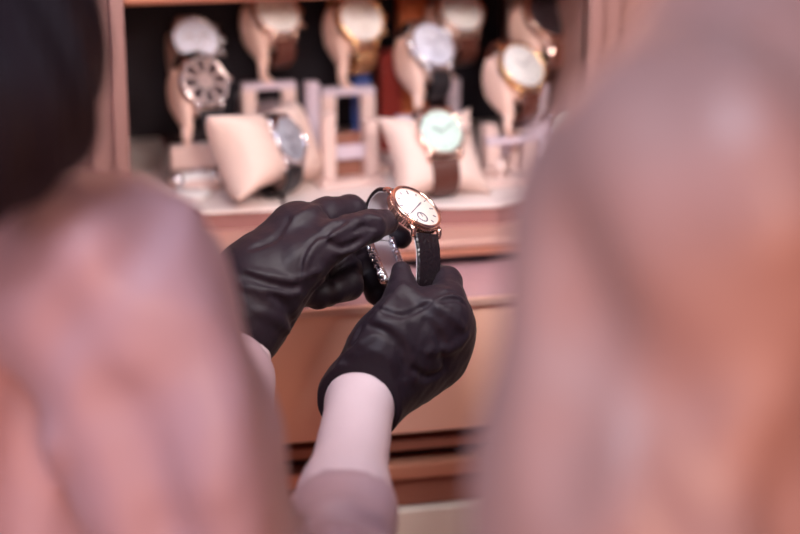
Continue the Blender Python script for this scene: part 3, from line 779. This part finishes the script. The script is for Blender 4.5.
# right glove
wR = WR
meta = [(wR, H_[0][0], .0195, H_[0][1]+.0025, .018) for H_ in (RH['index'], RH['middle'], RH['ring'], RH['little'])]
meta += [(wR, P(388, 345, 1.266), .0205, .018, .014), (P(382, 345, 1.262), P(434, 318, 1.272), .018, .015, .018), (P(412, 372, 1.285), P(436, 362, 1.288), .018, .014, .015)]
cre = [([(369.4, 326.2), (386.7, 333.6), (400.9, 350.9), (404.6, 377.1)], 0.002, 0.0035),
       ([(377.3, 307.4), (400.9, 315.8), (421.9, 307.4), (430.8, 301.1)], 0.0014, 0.003),
       ([(440.2, 302.1), (453.3, 299.0), (465.4, 304.2)], 0.0012, 0.002),
       ([(439.2, 294.8), (451.7, 291.6), (462.2, 295.8)], 0.0012, 0.002),
       ([(427.1, 322.0), (440.2, 337.8), (445.4, 364.0)], 0.002, 0.005),
       ([(340.6, 353.5), (353.7, 340.4), (361.6, 327.3)], 0.0015, 0.004),
       ([(414.0, 369.2), (429.7, 377.1), (445.4, 369.2)], 0.0015, 0.004)]
rid = [([(373.1, 319.4), (395.6, 327.3), (411.9, 350.9), (415.0, 382.3)], 0.003, 0.005),
       ([(404.6, 286.4), (419.2, 298.5), (442.8, 310.5), (462.2, 327.3)], 0.0028, 0.005),
       ([(377.3, 314.2), (393.0, 298.5), (400.9, 286.4)], 0.0024, 0.004),
       ([(332.7, 379.7), (343.2, 361.4), (357.4, 345.6), (372.0, 336.7)], 0.0024, 0.006),
       ([(439.2, 299.0), (452.3, 295.8), (464.3, 301.1)], 0.0015, 0.002),
       ([(429.7, 350.9), (450.7, 348.3), (466.4, 336.7)], 0.0022, 0.006)]
sm = []
gR = glove('glove', 'black fabric glove on the right hand, lower glove pinching the strap end', RH, wR, MR, .010, meta, cre, rid, sm, wr=.0240, tilt=(-FWD)*.35-RIGHT*.25)
# left glove
wLv = P(236, 320, 1.268)
meta = [(wLv, H_[0][0], .0215, H_[0][1]+.0025, .020) for H_ in (LH['index'], LH['middle'], LH['ring'], LH['little'])]
meta += [(wLv, P(262, 288, 1.264), .024, .022, .02), (P(252, 282, 1.272), P(296, 232, 1.284), .019, .013, .02), (wLv, P(258, 280, 1.272), .025, .023, .02), (P(296, 262, 1.272), P(312, 236, 1.280), .012, .009, .02)]
cre = [([(299.7, 280.1), (302.8, 256.5), (315.4, 238.2), (336.4, 228.7)], 0.0013, 0.0025),
       ([(246.2, 274.9), (269.8, 283.8), (293.4, 287.4), (314.4, 277.5)], 0.0018, 0.004),
       ([(327.5, 242.4), (343.2, 247.6), (360.5, 239.2)], 0.0022, 0.003),
       ([(323.8, 237.1), (332.2, 226.6), (345.8, 221.4)], 0.003, 0.003),
       ([(303.9, 301.1), (322.2, 282.7), (345.8, 263.3), (364.2, 252.8)], 0.0016, 0.003),
       ([(272.4, 295.8), (288.2, 307.4), (293.4, 327.3)], 0.0018, 0.005),
       ([(353.7, 231.9), (364.2, 226.6), (376.2, 228.7)], 0.0016, 0.002),
       ([(251.5, 248.6), (275.1, 238.2), (288.2, 219.8)], 0.0012, 0.004)]
rid = [([(302.8, 282.7), (306.5, 259.1), (319.6, 242.4), (338.0, 234.0)], 0.0022, 0.004),
       ([(243.6, 269.6), (267.2, 276.4), (296.0, 281.2), (319.6, 269.6)], 0.0026, 0.005),
       ([(243.6, 286.4), (272.4, 291.6), (298.6, 293.7)], 0.0022, 0.005),
       ([(327.5, 235.5), (343.2, 228.7), (364.2, 218.2), (382.5, 219.8)], 0.0028, 0.004),
       ([(338.0, 252.8), (355.3, 247.6), (369.4, 237.1)], 0.0022, 0.004),
       ([(306.5, 295.8), (327.5, 274.9), (351.1, 256.5)], 0.002, 0.004),
       ([(256.7, 311.6), (277.7, 319.4), (290.8, 337.8)], 0.0022, 0.006),
       ([(282.9, 232.9), (298.6, 217.2), (319.6, 206.7)], 0.0018, 0.005)]
gL = glove('glove', 'black fabric glove on the left hand, upper glove pinching strap beside the dial', LH, wLv, P(214, 392, 1.255), .022, meta, cre, rid, sm, wr=.0245)

# body: one continuous figure (head, neck, trunk, arms to the hands inside the gloves, legs)
allp = [HC+Z*.12, SR, SL, ER, EL, WR, WL, foot(KNR), foot(KNL), wLv, P(400, 345, 1.27)]
lo, hi = bounds(allp, .12); lo[2] = -.02
f = Field(lo, hi, .0058)
head(f, HC, F1, RGT1)
f.chain([(HC - Z*.06, .050), (NB, .052)], .02)
CH = (SR+SL)/2 - Z*.12; WA = PEL + Z*.16
f.chain([(SR + L1*.03, .036), (NB - Z*.02, .043), (SL - L1*.03, .036)], .02)
f.ell(CH + L1*.02, (.105, .075, .15), (RGT1, F1, Z), .02); f.ell(WA + L1*.02, (.095, .070, .14), (RGT1, F1, Z), .05); f.ell(PEL, (.155, .11, .12), (RGT1, F1, Z), .05)
f.chain([(SR, .036), (ER, .034)], .008); f.chain([(ER, .034), (P(318, 600, 1.09), .034), (MR, .0260), (WR, .0230)], .01, .02)
f.chain([(SL, .036), (EL, .034)], .008); f.chain([(EL, .038), (EL+(WL-EL)*.4, .036), (WL, .0238), (wLv, .0225)], .01, .02)
f.chain([(WR, .022), (P(398, 352, 1.270), .017), (P(430, 325, 1.276), .013)], .01); f.chain([(wLv, .021), (P(282, 270, 1.280), .017), (P(300, 235, 1.292), .012)], .01)
for h_, k_ in ((HIPR, KNR), (HIPL, KNL)): f.chain([(h_, .082), (k_, .052), (foot(k_), .038), (foot(k_) + F1*.10 - Z*.03, .028)], .03, .03)
body = f.mesh('body', M['skin'], root1, 3)
face_bits(root1, HC, F1, RGT1)

# blouse
UA = ER - SR
f = Field(*bounds([SR+Z*.1, SL, ER, EL, ER+(WR-ER)*.5, PEL], .10), .0050)
cuffR = ER+(WR-ER)*.60
cuffR = P(343, 514, 1.150)
f.chain([(SR + Z*.004 + L1*.03, .052), (NB - Z*.035, .062), (SL - L1*.02, .052)], .05)
f.ell(CH + L1*.02, (.140, .110, .19), (RGT1, F1, Z), .03); f.ell(WA + L1*.02, (.122, .098, .17), (RGT1, F1, Z), .05); f.ell(PEL + Z*.04, (.172, .126, .12), (RGT1, F1, Z), .05)
f.chain([(SR, .057), (SR+UA*.3, .054), (SR+UA*.75, .052), (ER, .050)], .03, .02)
f.chain([(ER, .050), (P(312, 610, 1.085), .042), (cuffR, .0345)], .01, .02)
f.chain([(SL, .056), (EL, .050)], .03); EC = EL+(WL-EL)*.88; f.chain([(EL, .050), (EC, .033)], .01, .02)
# armhole seam and folds, on the side turned to the camera
f.fold([(188, 210), (140, 270), (88, 330), (62, 420), (58, 500)], .0150, .010)
f.fold([(170, 215), (120, 270), (70, 330), (44, 420)], .014, .022, True)
f.fold([(112, 400), (150, 470), (165, 560)], .012, .03, True)
f.fold([(200, 320), (222, 420), (240, 530)], .010, .03)
f.fold([(60, 200), (90, 240), (100, 290)], .010, .03)
f.fold([(10, 400), (24, 480), (14, 580)], .014, .03, True)
f.fold([(292, 520), (330, 503), (385, 516)], .0045, .006)
f.fold([(296, 534), (340, 520), (392, 536)], .0035, .006, True)
f.fold([(300, 548), (345, 534), (396, 552)], .0050, .008)
f.warp(lambda x, y, z: .0016*np.sin(x*38+z*30)*np.sin(z*46-y*35) + .0009*np.sin(x*90-z*70+y*40))
ax = (WR-MR)/np.linalg.norm(WR-MR)
# end the sleeves cleanly
g = np.meshgrid(*f.ax, indexing='ij', sparse=True)
def half(o, n): return (g[0]-o[0])*n[0]+(g[1]-o[1])*n[1]+(g[2]-o[2])*n[2]
near = np.sqrt((g[0]-cuffR[0])**2+(g[1]-cuffR[1])**2+(g[2]-cuffR[2])**2) < .075
f.f = np.where(near, np.maximum(f.f, half(cuffR + ax*.006, ax)), f.f)
axl = (WL-EL)/np.linalg.norm(WL-EL)
nearl = np.sqrt((g[0]-EC[0])**2+(g[1]-EC[1])**2+(g[2]-EC[2])**2) < .065
f.f = np.where(nearl, np.maximum(f.f, half(EC + axl*.02, axl)), f.f)
f.f = f.f.astype(np.float32)
f.mesh('blouse', M['blouse'], root1, 2)
# trousers and shoes
f = Field(*bounds([PEL+Z*.05, foot(KNR), foot(KNL)], .13), .0065)
f.ell(PEL - Z*.02, (.166, .118, .10), (RGT1, F1, Z), .04)
for h_, k_ in ((HIPR, KNR), (HIPL, KNL)): f.chain([(h_, .090), (k_, .062), (foot(k_)+Z*.02, .052)], .03, .03)
f.cut(PEL+Z*.06, Z); f.cut(np.array([0, 0, .05]), -Z); f.mesh('trousers', M['trousers'], root1, 2)
def shoes(root, kns, F):
    for k_ in kns:
        p = foot(k_); f = Field(*bounds([p - F*.05, p + F*.18], .06), .004)
        f.chain([(np.array([p[0], p[1], .045]) - F*.02, .036), (np.array([p[0], p[1], .036]) + F*.08, .034), (np.array([p[0], p[1], .028]) + F*.15, .026)], .02)
        f.cut(np.array([0, 0, .001]), -Z); f.mesh('shoe', M['shoe'], root, 1)
shoes(root1, (KNR, KNL), F1)
# hair
f = Field(*bounds([HC + Z*.10, HC - Z*.30, HC - F1*.12, P(90, 60, .92)], .09), .0045)
f.ell(HC + Z*.012 - F1*.012, (.092, .108, .116), (RGT1, F1, Z), .01)
f.chain([(HC - F1*.05 + RGT1*.045, .072), (P(-14, 30, .925), .052), (P(-8, 110, .90), .043), (P(-36, 170, .89), .026)], .03, .03)
f.chain([(HC - F1*.06, .078), (NB - F1*.075 + Z*.05, .066), (NB - F1*.085 - Z*.08, .040)], .03, .03)
f.chain([(HC - F1*.05 - RGT1*.04, .07), (NB - F1*.04 - RGT1*.06, .05), (NB - F1*.05 - RGT1*.05 - Z*.10, .03)], .03, .03)
f.ell(HC + F1*.085 - Z*.035, (.062, .050, .080), (RGT1, F1, Z), .012, sub=True)
f.warp(lambda x, y, z: .0022*np.sin(x*190+y*120+2*np.sin(z*14)))
hair = f.mesh('hair', M['hair'], root1, 1)
for i in range(26):
    u = i/25; x0 = 15+68*u + random.uniform(-8, 8)
    pts = [P(x0*.55, -60, .93), P(x0*.9, 0, .925), P(x0+random.uniform(0, 10), 60, .92), P(x0*.92+random.uniform(-6, 8), 120, .915), P(x0*.72, 165+random.uniform(-15, 10), .905)]
    bm = bmesh.new(); tube(bm, catmull(pts, 5), [.0026]*6+[.0022]*10+[.0012]*5, 6); h_ = obj('hair_strand', bm, M['strand' if i % 3 == 0 else 'hair'], hair, smooth=True)

# ================================================================== SECOND PERSON (right foreground)
t2 = R(58)
F2 = FWDH*math.cos(t2) - RIGHT*math.sin(t2); R2 = FWDH*math.sin(t2) + RIGHT*math.cos(t2)
S2 = P(674, 220, .72); S2R = S2 + R2*.34; N2 = S2 + R2*.16 + Z*.075
E2 = P(608, 900, .735); W2 = E2 + F2*.03 - Z*.24
E2R = S2R - Z*.26 + R2*.03; W2R = E2R + F2*.03 - Z*.24
HC2 = N2 + Z*.20 + F2*.03; PEL2 = np.array([N2[0], N2[1], .90])
HR2, HL2 = PEL2 + R2*.09 - Z*.03, PEL2 - R2*.09 - Z*.03
K2 = [HR2 - Z*.41, HL2 - Z*.41]
root2 = empty('person', (N2[0], N2[1], 0), label='person in pearly pink satin shirt seen from behind, blurred at the right edge', cat='person')
f = Field(*bounds([HC2+Z*.12, S2, S2R, E2, W2, E2R, W2R, K2[0]*[1,1,0], K2[1]*[1,1,0]], .13), .0065)
head(f, HC2, F2, R2)
f.chain([(HC2 - Z*.06, .052), (N2, .055)], .02); C2 = (S2+S2R)/2 - Z*.10
f.chain([(S2 + R2*.03, .038), (N2 - Z*.03, .045), (S2R - R2*.03, .038)], .02)
f.ell(C2, (.13, .078, .15), (R2, F2, Z), .02); f.ell(PEL2+Z*.17, (.115, .075, .15), (R2, F2, Z), .03); f.ell(PEL2, (.16, .115, .12), (R2, F2, Z), .05)
def hand2(w_, F, Rv, side):
    F = -Z; Rv = F2 if side > 0 else F2
    f.ell(w_ + F*.055, (.040, .050, .015), (Rv, F, R2), .015)
    for k in range(4):
        b = w_ + F*.095 + Rv*(.028-.018*k)*1.0; f.chain([(b - F*.02, .009), (b + F*(.030-.004*abs(k-1.3)) - Z*.006, .0085), (b + F*(.045-.005*abs(k-1.3)) - Z*.022, .0075)], .003)
    f.chain([(w_ + F*.02 + Rv*side*.030, .013), (w_ + F*.055 + Rv*side*.052, .010), (w_ + F*.082 + Rv*side*.054 - Z*.008, .008)], .008)
for s_, e_, w_, sd in ((S2, E2, W2, 1), (S2R, E2R, W2R, -1)):
    f.chain([(s_, .038), (e_, .034)], .008); f.chain([(e_, .034), (e_+(w_-e_)*.4, .032), (w_, .025)], .01, .02); hand2(w_, F2, R2, sd)
for h_, k_ in ((HR2, K2[0]), (HL2, K2[1])): f.chain([(h_, .085), (k_, .054), (foot(k_), .040), (foot(k_)+F2*.10-Z*.03, .028)], .03, .03)
f.mesh('body', M['skin'], root2, 2); face_bits(root2, HC2, F2, R2)
f = Field(*bounds([S2+Z*.1, S2R, E2, E2R, W2, W2R, PEL2], .10), .0055)
U2 = E2-S2
f.chain([(S2 + R2*.02, .060), (N2 - Z*.03, .066), (S2R - R2*.02, .058)], .05)
f.ell(C2, (.175, .120, .19), (R2, F2, Z), .04); f.ell(PEL2+Z*.17, (.155, .115, .19), (R2, F2, Z), .05); f.ell(PEL2+Z*.03, (.178, .130, .13), (R2, F2, Z), .05)
f.chain([(S2, .061), (S2+U2*.35, .064), (S2+U2*.7, .066), (E2, .056)], .02, .02); f.chain([(E2, .055), (E2+(W2-E2)*.8, .038)], .01, .02)
f.chain([(S2R, .058), (E2R, .054)], .03, .02); f.chain([(E2R, .052), (E2R+(W2R-E2R)*.8, .038)], .01, .02)
for c, q, k, sb in (
   ([(685, 90), (725, 170), (765, 270), (775, 360)], .012, .015, True),
   ([(770, 40), (785, 120), (795, 180)], .012, .02, True),
   ([(630, 300), (680, 400), (720, 520)], .012, .03, True),
   ([(775, 400), (790, 470), (795, 580)], .014, .02, True),
   ([(600, 120), (640, 220), (655, 330)], .012, .03, False),
   ([(645, 80), (690, 170), (735, 300), (750, 420)], .026, .03, False),
   ([(750, 120), (785, 210), (800, 300)], .020, .03, False),
   ([(730, 60), (750, 130), (790, 220)], .014, .03, False),
   ([(560, 250), (570, 350), (560, 480)], .010, .03, True)):
    f.fold(c, q, k, sb)
f.warp(lambda x, y, z: .0020*np.sin(x*34+z*26)*np.sin(z*40-y*30) + .0010*np.sin(x*80-z*60+y*40))
f.mesh('shirt', M['shirt'], root2, 2)
f = Field(*bounds([PEL2+Z*.05, foot(K2[0]), foot(K2[1])], .13), .007)
f.ell(PEL2 - Z*.02, (.172, .124, .10), (R2, F2, Z), .04)
for h_, k_ in ((HR2, K2[0]), (HL2, K2[1])): f.chain([(h_, .093), (k_, .064), (foot(k_)+Z*.02, .054)], .03, .03)
f.cut(PEL2+Z*.06, Z); f.cut(np.array([0, 0, .05]), -Z); f.mesh('trousers', M['trousers'], root2, 2)
shoes(root2, K2, F2)
f = Field(*bounds([HC2 + Z*.10, HC2 - Z*.16], .16), .005)
f.ell(HC2 + Z*.014 - F2*.014, (.088, .104, .114), (R2, F2, Z), .01); f.chain([(HC2 - F2*.05, .07), (HC2 - F2*.055 - Z*.07, .05)], .03)
f.ell(HC2 + F2*.085 - Z*.035, (.062, .055, .085), (R2, F2, Z), .012, sub=True)
f.warp(lambda x, y, z: .0020*np.sin(x*190+y*120)); f.mesh('hair', M['hair'], root2, 1)

def collar(root, c, F, Rv, m, rr):
    bm = bmesh.new(); n = 40; rings = []
    for i in range(n):
        a = 2*math.pi*i/n; d = Rv*math.cos(a) + F*math.sin(a); open_ = max(0, math.sin(a))**6
        rings.append([bm.verts.new(V(c + d*(rr+o) + Z*(h - .020*open_))) for o, h in ((.004, -.012), (.000, .022), (-.003, .026), (-.004, .020), (-.001, -.012))])
    for i in range(n):
        a, b = rings[i], rings[(i+1) % n]
        for k in range(5): bm.faces.new((a[k], a[(k+1)%5], b[(k+1)%5], b[k]))
    bmesh.ops.recalc_face_normals(bm, faces=bm.faces)
    obj('collar', bm, m, root, smooth=True, world=True)
collar(root2, N2 + Z*.018, F2, R2, M['shirt'], .068)
collar(root1, NB + Z*.016, F1, RGT1, M['blouse'], .064)
